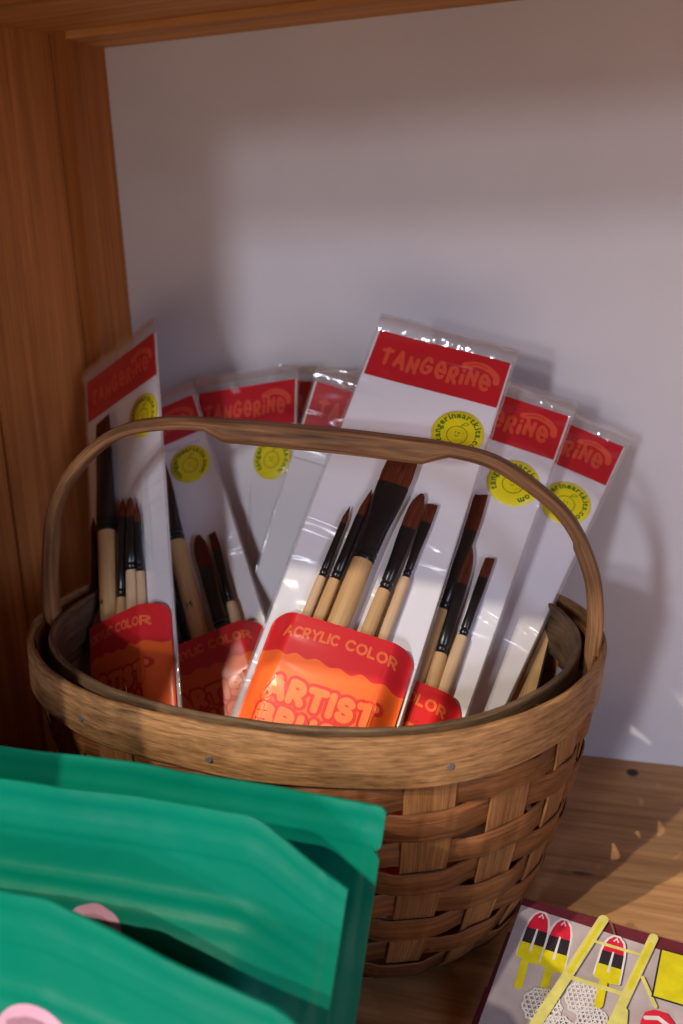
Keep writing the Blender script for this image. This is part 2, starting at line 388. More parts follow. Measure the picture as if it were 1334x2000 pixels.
# horizontal weavers, over one stake and under the next
ROWS = 8
for j in range(ROWS):
    zc = .1440 - .0174 * j; m = MB(); fr = []; hh = []; n = NST * 12
    for i in range(n):
        s = i / n; th = th_at(s)
        ph = math.cos(PI * (s * NST - .5) + PI * j); f = max(-1, min(1, 1.7 * ph))
        z = max(zc + .0034 * nz(math.cos(th) * 2.4 + j * 3.3, math.sin(th) * 2.4, 2.0) + .0007 * math.sin(PI * s * NST), .006); a, b = prof(z)
        t, o, u = ring_frame(th, a, b, z, pslope(z) + .05 * f)
        fr.append((ring(th, a, b, z) + o * (.00150 * f + .0004 * nz(s * 40, j)), o, u)); hh.append(.0090 * (1 + .22 * nz(s * 25, j * 2.7) + .12 * nz(s * 90, j * 1.3)) * (.86 + .2 * ((j * 7) % 5) / 5) * (.92 if f < 0 else 1.0))
    m.loft(fr, lambda i: rect_loop(.00075, hh[i], .0006, 1), closed=True)
    bpart(m, "weaver", M['weaver'], 45)
# woven bottom
m = MB(); c = m.vert((BC.x, BC.y, .003)); r0 = [m.vert(ring(2 * PI * i / 60, .120, .082, .003)) for i in range(60)]
for i in range(60): m.face([c, r0[i], r0[(i + 1) % 60]])
bpart(m, "basket_bottom", M['weaver'])
# handle, bent in the plane through the two ends of the rim
HL = Vector((-0.35974, -0.2186, 0)); HD = (Vector((-0.03304, -0.1999, 0)) - HL).normalized(); HN = Vector((-HD.y, HD.x, 0))
outer_edge = [(-.0055, .150), (-.0070, .182), (-.0034, .216), (.0068, .2535), (.0285, .281), (.055, .2985), (.085, .3045), (.12, .3035), (.183, .2985), (.22, .2945), (.251, .2905),
              (.277, .2835), (.302, .2665), (.319, .248), (.3305, .221), (.3335, .197), (.3325, .178), (.3300, .150)]
hp = smooth_path([(a, b, 0) for a, b in outer_edge], 150)
fr = []; th_ = []
for i, p in enumerate(hp):
    t = (hp[min(i + 1, 149)] - hp[max(i - 1, 0)]).normalized(); T = HD * t.x + Vector((0, 0, t.y)); nrm = Vector((0, 0, t.x)) - HD * t.y
    d = p.x
    g = 0.0 if p.y < .27 else interp([(.112, 0), (.124, 1), (.238, 1), (.252, 0)], d)
    thick = .0074 + .0056 * g + .0006 * nz(i * .09, 3.3) + (.0012 if p.y < .24 else 0)
    o = HL + HD * p.x + Vector((0, 0, p.y)); th_.append((thick, .0054 + .0010 * g + .0003 * nz(i * .13, 8)))
    fr.append((o - nrm * thick / 2, nrm, HN))
m = MB(); m.loft(fr, lambda i: rect_loop(th_[i][0] / 2, th_[i][1], .0028, 3))
bpart(m, "basket_handle", M['handle'], 45)
# nails through the rim
for (a, z) in ((-2.02, .163), (-1.395, .1615), (-.62, .162), (-2.9, .163)):
    t, o, u = ring_frame(a, .1745, .1345, z, .1); p = ring(a, .1746, .1346, z); m = MB()
    fr_ = [(p + o * d, t, u) for d in (-.002, .0001, .0003)]
    rr = [.0019, .0019, .0013]
    m.loft(fr_, lambda i: [(rr[i] * math.cos(k * PI / 6), rr[i] * math.sin(k * PI / 6)) for k in range(12)])
    bpart(m, "nail", M['nail'])
# loose fibres at the rim
for k in range(16):
    a = random.choice([random.uniform(-1.1, -.25), random.uniform(-2.9, -.2)]); ra = random.choice([(.1728, .1328, .1800), (.1590, .1215, .180)])
    t, o, u = ring_frame(a, ra[0], ra[1], 0, .1); p = ring(a, ra[0], ra[1], ra[2] - .0008)
    l = random.uniform(.002, .007); dr = (t * random.uniform(-1, 1) + u * random.uniform(.1, .7) + o * random.uniform(-.5, .5)).normalized()
    m = MB(); q = [p, p + dr * l * .5 + u * .0004, p + dr * l]
    m.loft([(q[i], o, u) for i in range(3)], lambda i: [((.00022, .00016, .00005)[i] * math.cos(x * 2.1), (.00022, .00016, .00005)[i] * math.sin(x * 2.1)) for x in range(3)])
    bpart(m, "wood_fibre", M['stake'])

# ------------------------------------------------------------------ hand-drawn stroke lettering
def arc(cx, cy, rx, ry, a0, a1, n=14):
    return [(cx + rx * math.cos(math.radians(a0 + (a1 - a0) * i / n)), cy + ry * math.sin(math.radians(a0 + (a1 - a0) * i / n))) for i in range(n + 1)]
GLY = {
 'A': (.80, [[(0, 0), (.40, 1)], [(.40, 1), (.80, 0)], [(.16, .33), (.64, .33)]]),
 'B': (.62, [[(0, 0), (0, 1)], [(0, 1)] + arc(.30, .76, .26, .24, 90, -90) + [(.02, .52)], [(.05, .52)] + arc(.32, .26, .30, .26, 90, -90) + [(0, 0)]]),
 'C': (.72, [arc(.42, .5, .42, .5, 48, 312, 20)]),
 'E': (.55, [[(.55, 1), (0, 1), (0, 0), (.55, 0)], [(0, .5), (.45, .5)]]),
 'G': (.82, [arc(.42, .5, .42, .5, 48, 330, 20) + [(.80, .44), (.48, .44)]]),
 'H': (.66, [[(0, 0), (0, 1)], [(.66, 0), (.66, 1)], [(0, .5), (.66, .5)]]),
 'I': (.02, [[(0, 0), (0, 1)]]),
 'L': (.52, [[(0, 1), (0, 0), (.52, 0)]]),
 'N': (.66, [[(0, 0), (0, 1), (.66, 0), (.66, 1)]]),
 'O': (.84, [arc(.42, .5, .42, .5, 90, 450, 26)]),
 'R': (.64, [[(0, 0), (0, 1)], [(0, 1)] + arc(.30, .73, .28, .27, 90, -90) + [(.03, .46)], [(.26, .44), (.62, 0)]]),
 'S': (.62, [arc(.32, .75, .29, .25, 25, 250, 14) + arc(.32, .25, .30, .25, 80, -155, 14)]),
 'T': (.76, [[(0, 1), (.76, 1)], [(.38, 1), (.38, 0)]]),
 'U': (.66, [[(0, 1)] + arc(.33, .33, .33, .33, 180, 360, 14) + [(.66, 1)]]),
 'Y': (.72, [[(0, 1), (.36, .48), (.72, 1)], [(.36, .48), (.36, 0)]]),
 'e': (.74, [[(.06, .50), (.70, .52)] + arc(.38, .5, .36, .5, 4, 318, 18)]),
 'i': (.02, [[(0, 0), (0, .62)], [(0, .99), (.001, 1.0)]]),
 ' ': (.30, []),
}
def word_strokes(txt, gap):
    """-> list of strokes (x to right, y up, letter height 1), total width"""
    x = 0; out = []
    for ch in txt:
        w, st = GLY[ch]
        for s_ in st: out.append([(x + a, b) for a, b in s_])
        x += w + gap
    return out, x - gap
def stroke_mesh(m, pts, w, put, mat=0, eps=0.0, cap=6):
    """one pen stroke of width w with round ends; put(x, y, lift) places a flat point on the surface"""
    P = [Vector((a, b)) for a, b in pts]
    Q = [P[0]]
    for p in P[1:]:
        if (p - Q[-1]).length > 1e-6: Q.append(p)
    # subdivide so it can follow a curved surface
    R = [Q[0]]
    for p in Q[1:]:
        k = max(1, int((p - R[-1]).length / .004)); a = R[-1].copy()
        for i in range(1, k + 1): R.append(a.lerp(p, i / k))
    h = w / 2; L, Rr = [], []
    if len(R) < 2: R.append(R[0] + Vector((1e-5, 0)))
    for i, p in enumerate(R):
        d0 = (R[i] - R[i - 1]).normalized() if i else (R[1] - R[0]).normalized()
        d1 = (R[i + 1] - R[i]).normalized() if i < len(R) - 1 else d0
        n0, n1 = Vector((-d0.y, d0.x)), Vector((-d1.y, d1.x)); n = n0 + n1
        if n.length < 1e-3: n = n0
        n.normalize(); k = min(1.5, 1 / max(.35, n.dot(n0)))
        L.append(p + n * h * k); Rr.append(p - n * h * k)
    li = [m.vert(put(p.x, p.y, eps)) for p in L]; ri = [m.vert(put(p.x, p.y, eps)) for p in Rr]
    for i in range(len(li) - 1): m.face([ri[i], ri[i + 1], li[i + 1], li[i]], mat)
    for c, a, b, sgn in ((R[0], L[0], Rr[0], 1), (R[-1], Rr[-1], L[-1], 1)):
        a0 = math.atan2(a.y - c.y, a.x - c.x)
        ids = [m.vert(put(c.x + h * math.cos(a0 + PI * i / cap), c.y + h * math.sin(a0 + PI * i / cap), eps)) for i in range(cap + 1)]
        m.face(ids, mat)
    # round the inside corners with discs
    for i in range(1, len(R) - 1):
        d0 = (R[i] - R[i - 1]).normalized(); d1 = (R[i + 1] - R[i]).normalized()
        if d0.dot(d1) < .8:
            m.face([m.vert(put(R[i].x + h * math.cos(t * PI / 7), R[i].y + h * math.sin(t * PI / 7), eps + 4e-6)) for t in range(14)], mat)
# glyph outlines of the round sticker's small type
_gl = {}
def small_glyph(ch):
    if ch in _gl: return _gl[ch]
    cu = bpy.data.curves.new("type", 'FONT'); cu.body = ch; cu.size = 1.0; cu.offset = 0.03; cu.fill_mode = 'FRONT'; cu.resolution_u = 3
    ob = bpy.data.objects.new("type", cu); C.objects.link(ob)
    dg = bpy.context.evaluated_depsgraph_get(); me = bpy.data.meshes.new_from_object(ob.evaluated_get(dg))
    v = [(p.co.x, p.co.y) for p in me.vertices]; f = [tuple(p.vertices) for p in me.polygons]
    wd = max((a for a, b in v), default=.3)
    bpy.data.objects.remove(ob); bpy.data.curves.remove(cu); bpy.data.meshes.remove(me)
    _gl[ch] = (v, f, wd); return _gl[ch]
SERIF = set("anrtik.m")
def sticker_text(m, cx, cy, r, size, put, a_start, a_end, txt):
    """type set clockwise on a circle, with small slab serifs"""
    adv = [small_glyph(c)[2] + .10 for c in txt]; tot = sum(adv); k = math.radians(a_start - a_end) / tot; x = 0
    for c, ad in zip(txt, adv):
        v, f, wd = small_glyph(c)
        a = math.radians(a_start) - k * (x + ad / 2); x += ad
        ca, sa = math.cos(a - PI / 2), math.sin(a - PI / 2); ids = []
        for px, py in v:
            qx, qy = (px - wd / 2) * size, py * size
            ids.append(m.vert(put(cx + r * math.cos(a) + qx * ca - qy * sa, cy + r * math.sin(a) + qx * sa + qy * ca, 0)))
        for q in f: m.face([ids[i] for i in q])
        if c in "nrimk":
            for sx in ((-.02, wd + .02) if c in "nmk" else (wd / 2 if c == 'i' else .05,)):
                st = [(sx - wd / 2 - .07, .03), (sx - wd / 2 + .07, .03)]
                P = [(cx + r * math.cos(a) + (qx * ca - qy * sa) * size, cy + r * math.sin(a) + (qx * sa + qy * ca) * size) for qx, qy in st]
                stroke_mesh(m, P, .055 * size, put, eps=1.2e-5, cap=2)

# ------------------------------------------------------------------ packets of brushes
def basis(tilt, yaw, roll):
    t, y, r = math.radians(tilt), math.radians(yaw), math.radians(roll)
    Rx = Matrix.Rotation(-t, 3, 'X'); Rz = Matrix.Rotation(y, 3, 'Z')
    u, v, n = Rz @ Rx @ Vector((1, 0, 0)), Rz @ Rx @ Vector((0, 0, -1)), Rz @ Rx @ Vector((0, -1, 0))
    return u * math.cos(r) + v * math.sin(r), v * math.cos(r) - u * math.sin(r), n
W0, HH, LT = .088, .0338, .1975
class Frame: pass
def packet(pose, k, Lk, label, seed, bulge=.0120, label_card=True, creases=(), emblem=True, lean=0.0):
    """pose: top-left corner + tilt, yaw, roll; k: size factor; Lk: length in units of k.  Local axes: X right, Y up the card, Z to the viewer."""
    u, v, n = basis(*pose[3:]); W, L = W0 * k, Lk * k
    P = Vector(pose[:3]); base = P + u * W / 2 + v * L
    mw = Matrix((( u.x, -v.x, n.x, base.x), (u.y, -v.y, n.y, base.y), (u.z, -v.z, n.z, base.z), (0, 0, 0, 1)))
    e = empty("brush_packet", mw); tag(e, label, "brush packet", "packets of artist brushes in the basket")
    f = Frame(); f.e = e; f.W = W; f.L = L; f.k = k; f.mw = mw
    def warp(x, y):                                             # the thin card is not quite flat
        return .0006 * nz(x * 22 + seed, y * 14, seed) + lean * ((x / W) ** 2 - .25)
    def at(a, b, z=0.0): return Vector((a - W / 2, L - b, z + warp(a - W / 2, L - b)))    # a right, b down from the top-left corner, metres
    f.at = at; f.warp = warp
    # card
    m = MB(); nx, ny = 10, 34; rr = .002
    for z, fl in ((0.0, False), (-.0006, True)):
        m.grid([[at(W * i / nx, L * j / ny, z) for j in range(ny + 1)] for i in range(nx + 1)], flip=not fl)
    edge = [(0, L * j / ny) for j in range(ny)] + [(W * i / nx, L) for i in range(nx)] + [(W, L - L * j / ny) for j in range(ny)] + [(W - W * i / nx, 0) for i in range(nx)]
    m.grid([[at(a, b, 0), at(a, b, -.0006)] for a, b in edge], closed=True, smooth=False)
    m.build("card", M['card'], e, 40)
    # header
    m = MB(); nx = 12; hh = HH * k
    x0, x1 = .0016 * k, W - .0012 * k
    m.grid([[at(x0 + (x1 - x0) * i / nx, .0004 + (hh - .0004) * j / 4, .0004) for j in range(5)] for i in range(nx + 1)], flip=True)
    hd = m.build("header", M['header'], e)
    m = MB()
    st, tw = word_strokes("TANGeRiNe", .50)
    sc = .0690 * k / tw
    def put(x, y, eps): return at(.0088 * k + x, .0235 * k - y + .0000 * x, .00060 + eps)
    for i, s_ in enumerate(st): stroke_mesh(m, [(a * sc, b * .0098 * k * (1 + .10 * math.sin(a * 5)) + .0012 * k * math.sin(a * 1.7)) for a, b in s_], .0026 * k, put, eps=7e-6 * (i % 7))
    m.build("lettering", M['headtext'], hd)
    m = MB()                                                    # banner arching over the last letters
    pts = smooth_path([(.0605 * k, -.0102 * k, 0), (.068 * k, -.0078 * k, 0), (.0755 * k, -.0092 * k, 0), (.0808 * k, -.0130 * k, 0), (.0818 * k, -.0170 * k, 0)], 16)
    stroke_mesh(m, [(p.x, p.y) for p in pts], .0042 * k, lambda x, y, eps: at(x, -y, .00062 + eps))
    stroke_mesh(m, [(p.x, p.y) for p in pts[1:9]], .0005 * k, lambda x, y, eps: at(x, -y, .00070 + eps), 1)
    m.build("banner_emblem", [M['headtext'], M['header']], hd)
    # sticker
    m = MB(); sx, sy, sr = .0692 * k, .058 * k, .0158 * k
    zf = lambda: .0009
    def sp(x, y, eps): return at(sx + x, sy - y, .0009 + eps)
    rings = [[sp(sr * q * math.cos(2 * PI * i / 48), sr * q * math.sin(2 * PI * i / 48), 0 if q < 1 else -.0003) for q in (.02, .5, .985, 1.0)] for i in range(48)]
    m.grid(rings, closed=True, flip=True)
    so = m.build("sticker", M['sticker'], e)
    m = MB(); rot_ = 0
    sticker_text(m, 0, 0, 0.0107 * k, .0056 * k, lambda x, y, eps: sp(x, y, .00012 + eps), 222, -62, "tangerineartkits.com")
    m.build("lettering", M['green_ink'], so)
    if emblem:
        m = MB(); pe = lambda x, y, eps: sp(x, y, .00012 + eps)
        stroke_mesh(m, arc(-.0002 * k, -.0012 * k, .0062 * k, .0060 * k, 75, 435, 30), .00042 * k, pe)
        stroke_mesh(m, [(.0005 * k, .0046 * k), (.0012 * k, .0066 * k)], .0004 * k, pe, eps=8e-6)
        stroke_mesh(m, [(a * k, b * k) for a, b in ((.0012, .0064), (.0022, .0080), (.0040, .0082), (.0048, .0076), (.0036, .0066), (.0014, .0062))], .0004 * k, pe, eps=1.2e-5)
        for ex in (-.0016, .0006): stroke_mesh(m, [(ex * k, .0002 * k), (ex * k, .0009 * k)], .0006 * k, pe)
        stroke_mesh(m, [(a * k, b * k) for a, b in ((-.0017, -.0012), (-.0006, -.0022), (.0007, -.0012))], .00036 * k, pe)
        for q in range(26):
            a, rr_ = random.uniform(-70, 40), random.uniform(.0030, .0054); 
            x, y = rr_ * math.cos(math.radians(a)) * k, (-.0012 + rr_ * math.sin(math.radians(a))) * k
            stroke_mesh(m, [(x, y), (x + .00003, y)], .00028 * k, pe, cap=3)
        m.build("fruit_emblem", M['green_ink'], so)
    # label card, bowed out over the brush handles
    if label_card:
        l0, l1, t0 = .0035 * k, W - .0020 * k, LT * k
        l1 = min(l1, W - .0012); rad = .0085 * k
        def bow(a):
            t = max(0, min(1, (a - l0) / (l1 - l0))); e_ = min(1, min(t, 1 - t) / .17); return .0016 + bulge * (e_ * e_ * (3 - 2 * e_)) * (.90 + .10 * math.sin(PI * t))
        def lp(a, b, z=0): return at(a, b, bow(a) + z)
        f.lp = lp
        m = MB(); N_ = 48; 
        def topb(a):
            d0, d1 = a - l0, l1 - a; b = t0
            for d in (d0, d1):
                if d < rad: b = max(b, t0 + rad - math.sqrt(max(0, rad * rad - (rad - d) ** 2)))
            return b
        cols = sorted(set([l0 + (l1 - l0) * i / N_ for i in range(N_ + 1)] + [l0 + rad * q for q in (.02, .06, .13, .22, .35)] + [l1 - rad * q for q in (.02, .06, .13, .22, .35)]))
        wt = [(0, .2188), (.0128, .2170), (.0189, .2189), (.0243, .2165), (.0308, .2184), (.0359, .2163), (.0438, .2188), (.0496, .2176), (.0564, .2197), (.0617, .2170), (.0686, .2197), (.0752, .2182), (.081, .2204), (.09, .2192)]
        wt = [(a, b + .0026) for a, b in wt]
        wp = smooth_path([(a, b, 0) for a, b in wt], 90)
        def wave(a): return interp([(p.x, p.y) for p in wp], a / k) * k
        end = min(L - .004, t0 + .105 * k)
        m.grid([[lp(a, topb(a) + (wave(a) - topb(a)) * j / 4) for j in range(5)] for a in cols], flip=True)
        m.grid([[lp(a, wave(a) + (end - wave(a)) * j / 8) for j in range(9)] for a in cols], 1, flip=True)
        m.grid([[lp(a, topb(a)), lp(a, topb(a), -.0005)] for a in cols], 0)
        m.grid([[lp(l1, t0 + rad * .95 + (end - t0 - rad) * j / 6), lp(l1, t0 + rad * .95 + (end - t0 - rad) * j / 6, -.0006)] for j in range(7)], 0)
        m.grid([[lp(a, topb(a) + (end - topb(a)) * j / 2, -.0005) for j in range(3)] for a in cols], 0)
        lb = m.build("label_card", [M['label'], M['labelor']], e)
        m = MB()
        for txt, xa, xb in (("ACRYLIC", .0140, .0440), ("COLOR", .0490, .0775)):
            st, tw = word_strokes(txt, .30); sc = (xb - xa) * k / tw
            def put2(x, y, eps): 
                a = xa * k + x; t = (a / k - .046) / .032
                return lp(a, (.2088 + .0020 * t * t) * k - y, .00012 + eps)
            for i, s_ in enumerate(st): stroke_mesh(m, [(a * sc, b * .0050 * k) for a, b in s_], .00145 * k, put2, eps=7e-6 * (i % 7))
        m.build("lettering", M['labeltext'], lb)
        # bubble lettering in two lines: a red surround and the light letters on it
        big = []
        for txt, xa, xb, b0, hgt in (("ARTIST", .0165, .0745, .2452, .0098), ("BRUSH", .0160, .0690, .2610, .0092)):
            st, tw = word_strokes(txt, .42); sc = (xb - xa) * k / tw
            for i, s_ in enumerate(st):
                big.append([(xa * k + a * sc, -(b0 * k) + b * hgt * k * (1 + .05 * math.sin(a * 2.2)) + .0006 * k * math.sin(a * 1.3)) for a, b in s_])
        m = MB()
        for i, s_ in enumerate(big): stroke_mesh(m, s_, .0075 * k, lambda x, y, eps: lp(x, -y, .00010 + eps), 0, eps=6e-6 * (i % 13), cap=8)
        fill = MB()
        m.build("lettering_surround", M['outline'], lb)
        m = MB()
        for i, s_ in enumerate(big): stroke_mesh(m, s_, .0040 * k, lambda x, y, eps: lp(x, -y, .00024 + eps), 0, eps=6e-6 * (i % 13), cap=8)
        m.build("lettering", M['bigtext'], lb)
    # clear sleeve: top flap with a crimped seam, side seams, creases
    m = MB(); nx = 90; top = .0120 * k
    def fl(a, t):                                               # t 0 at the card, 1 at the sleeve's mouth
        z = .0022 * math.sin(PI * min(1, t * 1.25)) + .0012 * nz(a * 55 + seed, t * 2.0, seed) * (0.3 + t)
        if t > .70: z += .00028 * math.sin(a * 2 * PI / .0016)
        return at(a, -top * t * (1 + .10 * nz(a * 30, seed)), z + .0006)
    m.grid([[fl(-.0016 + (W + .0032) * i / nx, t) for t in (-.12, 0, .12, .25, .3, .45, .6, .7, .72, .86, .88, 1.0)] for i in range(nx + 1)], flip=True)
    m.grid([[fl(-.0016 + (W + .0032) * i / nx, t) + Vector((0, 0, -.0028)) for t in (-.02, .3, .6, .9, 1.0)] for i in range(nx + 1)])
    for sgn, xa in ((-1, 0.0), (1, W)):
        rows = []
        for j in range(50):
            b = -.001 + (L) * j / 49; w_ = .0016 + .0008 * nz(b * 60, seed + sgn)
            rows.append([at(xa - sgn * .0006, b, .0008), at(xa + sgn * w_ * .5, b, .0010 + .0010 * abs(nz(b * 40, seed))), at(xa + sgn * w_, b, -.0002 + .0004 * nz(b * 90, seed))])
        m.grid(rows, flip=sgn > 0)
    for (pts, w_) in creases:                                  # folds in the film: broad low ridges whitened in colour for the film's glare
        path = smooth_path([(q[0], q[1], 0) for q in pts], 30); rows = []; zz = pts[0][2]
        for i, p in enumerate(path):
            d = (path[min(i + 1, 29)] - path[max(i - 1, 0)]).normalized(); nr = Vector((-d.y, d.x, 0)); ww = 3.6 * w_ * math.sin(PI * (i + .4) / 30.8) * (1 + .3 * nz(i * .3, seed))
            rows.append([at(p.x + nr.x * ww * q, p.y + nr.y * ww * q, zz + .42 * ww * (1 - q * q) + .1 * ww * math.sin(q * 5)) for q in (-1, -.7, -.4, -.1, .1, .4, .7, 1)])
        m.grid(rows, 1)
    m.build("clear_sleeve", [M['film'], M['crease']], e)
    return f

def fold(x0, y0, x1, y1, bend, w, z=.0014):
    mx, my = (x0 + x1) / 2, (y0 + y1) / 2; dx, dy = x1 - x0, y1 - y0; l = math.hypot(dx, dy)
    return ([(x0, y0, z), (mx - dy / l * bend, my + dx / l * bend, z), (x1, y1, z)], w)
POSE = dict(
 E=(-0.1763, -0.1017, 0.342, 39.1409, 16.0245, 19.5359),
 F=(-0.1439, -0.0779, 0.3105, 41.5613, 18.7186, 24.4454),
 G=(-0.107, -0.0401, 0.29, 44.5187, 20.731, 31.9107),
 A=(-0.413, -0.0727, 0.3021, 22.8954, -29.5015, -30.0025),
 B=(-0.4124, -0.0714, 0.2615, 36.3867, 2.8441, -25.8155),
 C=(-0.3409, -0.0334, 0.2893, 24.8613, -11.5551, -9.5783),
 D=(-0.2337, -0.0653, 0.304, 19.4542, 8.8228, 16.5449),
 X=(-.2805, -.0150, .2975, 27.0, -2.0, 3.0))
PK = {}
PK['E'] = packet(POSE['E'], 1.0, .312, "front brush packet, tallest and fully facing, orange label reading ARTIST above the rim", 1.0,
    )
PK['F'] = packet(POSE['F'], 1.035, .318, "brush packet right of the tall front packet, header showing RINE, blue glint on its brushes", 2.0,
    )
PK['G'] = packet(POSE['G'], 1.02, .325, "rightmost brush packet, leaning most, header reading INE, no brushes in sight", 3.0, label_card=False,
    )
PK['A'] = packet(POSE['A'], 0.99, .285, "leftmost brush packet, tilted beside the wooden side panel, dark in shadow", 4.0,
    creases=[fold(.066, .075, .070, .165, .002, .0010), fold(.061, .11, .064, .17, .002, .0006)], bulge=.0148)
PK['B'] = packet(POSE['B'], 0.955, .315, "brush packet leaning left behind the leftmost one, thick handle marked 14", 5.0, creases=[fold(.045, .036, .078, .040, .002, .0005)], bulge=.0142)
PK['C'] = packet(POSE['C'], 1.0, .310, "packet at the back left of centre, whole header above the handle, blank white card below", 6.0, label_card=False,
    creases=[fold(.030, -.004, .040, .004, .002, .0008), fold(.060, -.003, .07, -.006, .002, .0008), fold(.052, .075, .056, .16, .002, .0006)])
PK['D'] = packet(POSE['D'], 1.0, .325, "packet at the back centre, red header showing only TA beside the tall front packet", 7.0, label_card=False,
    creases=[fold(.002, -.004, .040, -.003, .001, .0012), fold(.004, .06, .012, .13, .002, .0005)])
PK['X'] = packet(POSE['X'], 1.0, .31, "packet farthest back, only a sliver of red header between two other headers", 8.0, label_card=False, emblem=False)
# a blank white insert with a round corner stands inside the back centre packet
f = PK['D']; m = MB(); pts = [(.0012, .150)] + [(.0012, .056)] + [(.0245, .0560)] + [(.0245 + .005 * math.sin(t * PI / 12), .061 - .005 * math.cos(t * PI / 12)) for t in range(1, 7)] + [(.0285, .118), (.0262, .122), (.0235, .24), (.0012, .24)]
ids = [m.vert(f.at(a, b, .0022)) for a, b in pts]; ids2 = [m.vert(f.at(a, b, .0016)) for a, b in pts]
m.face(ids[::-1], smooth=False)
for i in range(len(ids)): m.face([ids[i], ids[(i + 1) % len(ids)], ids2[(i + 1) % len(ids)], ids2[i]], smooth=False)
m.build("white_insert", M['paper'], f.e)

# ------------------------------------------------------------------ the brushes inside the packets
BR = [
 ('E', 'round', .0239, .1238, .0018, .0234, .1359, .0039, .0213, .1717, .0045, .0216, .1936, .0056, 1, 'thin pointed liner brush, leftmost in the front packet'),
 ('E', 'round', .0326, .1104, .0025, .0314, .1287, .0061, .0292, .1714, .0062, .0286, .1935, .0073, 0, 'pointed round brush between the liner and the widest brush of the front packet'),
 ('E', 'flat', .0465, .0833, .0168, .0439, .1051, .019, .0413, .1557, .0125, .0404, .194, .0128, 0, 'widest flat brush, in the middle of the front packet, bristle tip behind the handle'),
 ('E', 'filbert', .0602, .1041, .0073, .0597, .1277, .0092, .0576, .1689, .007, .0567, .1939, .008, 0, 'medium brush with rounded tip, right of the widest brush in the front packet'),
 ('E', 'flat', .0678, .1085, .0063, .0674, .1208, .0065, .0669, .1579, .0046, .0649, .1944, .0062, 1, 'small square-tipped brush, rightmost in the front packet'),
 ('F', 'flat', .0533, .0776, .0077, .0565, .1028, .0094, .0585, .1583, .0079, .0594, .2006, .0088, 0, "long brush half hidden by the front packet's right edge"),
 ('F', 'filbert', .064, .1125, .0068, .0618, .1381, .0098, .0665, .1837, .0074, .0673, .2013, .009, 0, 'brush with rounded tip and blue glint in the packet right of the front one'),
 ('F', 'flat', .074, .1154, .0056, .0749, .1288, .0061, .0747, .169, .0053, .0756, .2025, .0075, 1, 'rightmost brush of all, square brown tip and pale handle'),
 ('A', 'flat', .0287, .0459, .0165, .0307, .072, .0185, .0302, .131, .0135, .0296, .1965, .0128, 0, 'largest brush in the leftmost packet, black ferrule passing behind the basket handle'),
 ('A', 'round', .0098, .112, .003, .01, .1275, .0055, .0093, .1768, .0064, .0094, .1937, .0072, 0, 'thin dark brush at the left edge of the leftmost packet'),
 ('A', 'round', .0463, .1112, .0038, .0458, .1252, .007, .0401, .1807, .0072, .0396, .1941, .0078, 0, 'small round brush just right of the largest brush in the leftmost packet'),
 ('A', 'filbert', .0544, .1144, .0046, .055, .1286, .0086, .0528, .1668, .0078, .0527, .1948, .0086, 1, 'second small brush right of the largest brush in the leftmost packet, pale handle'),
 ('A', 'round', .0606, .1194, .003, .0605, .134, .0048, .0596, .1694, .0048, .0601, .1941, .0056, 1, 'rightmost thin brush in the leftmost packet, dim behind a film fold'),
 ('B', 'flat', .0497, .0505, .0129, .0469, .0735, .015, .0421, .1135, .0125, .0435, .1894, .0128, 0, 'thick brown handled brush numbered 14 in the second packet from the left'),
 ('B', 'filbert', .0562, .1143, .0087, .0568, .14, .0114, .0567, .187, .0111, .0561, .1992, .011, 0, 'brush with wide rounded tip right of the handle marked 14'),
 ('B', 'flat', .0668, .1163, .005, .0676, .1298, .0064, .0663, .1716, .0059, .066, .1877, .0076, 1, 'small slant-tipped brush, rightmost in the second packet from the left'),
 ('B', 'round', .0349, .1219, .0029, .0345, .1381, .0051, .0317, .1875, .0063, .0322, .1938, .0063, 1, 'dark thin brush just left of the handle marked 14'),
 ('B', 'round', .03, .136, .0029, .0282, .1513, .0043, .0246, .1875, .0049, .0252, .1934, .0049, 1, "darkest thin brush, half behind the leftmost packet's right edge"),
]
BRUSH = []
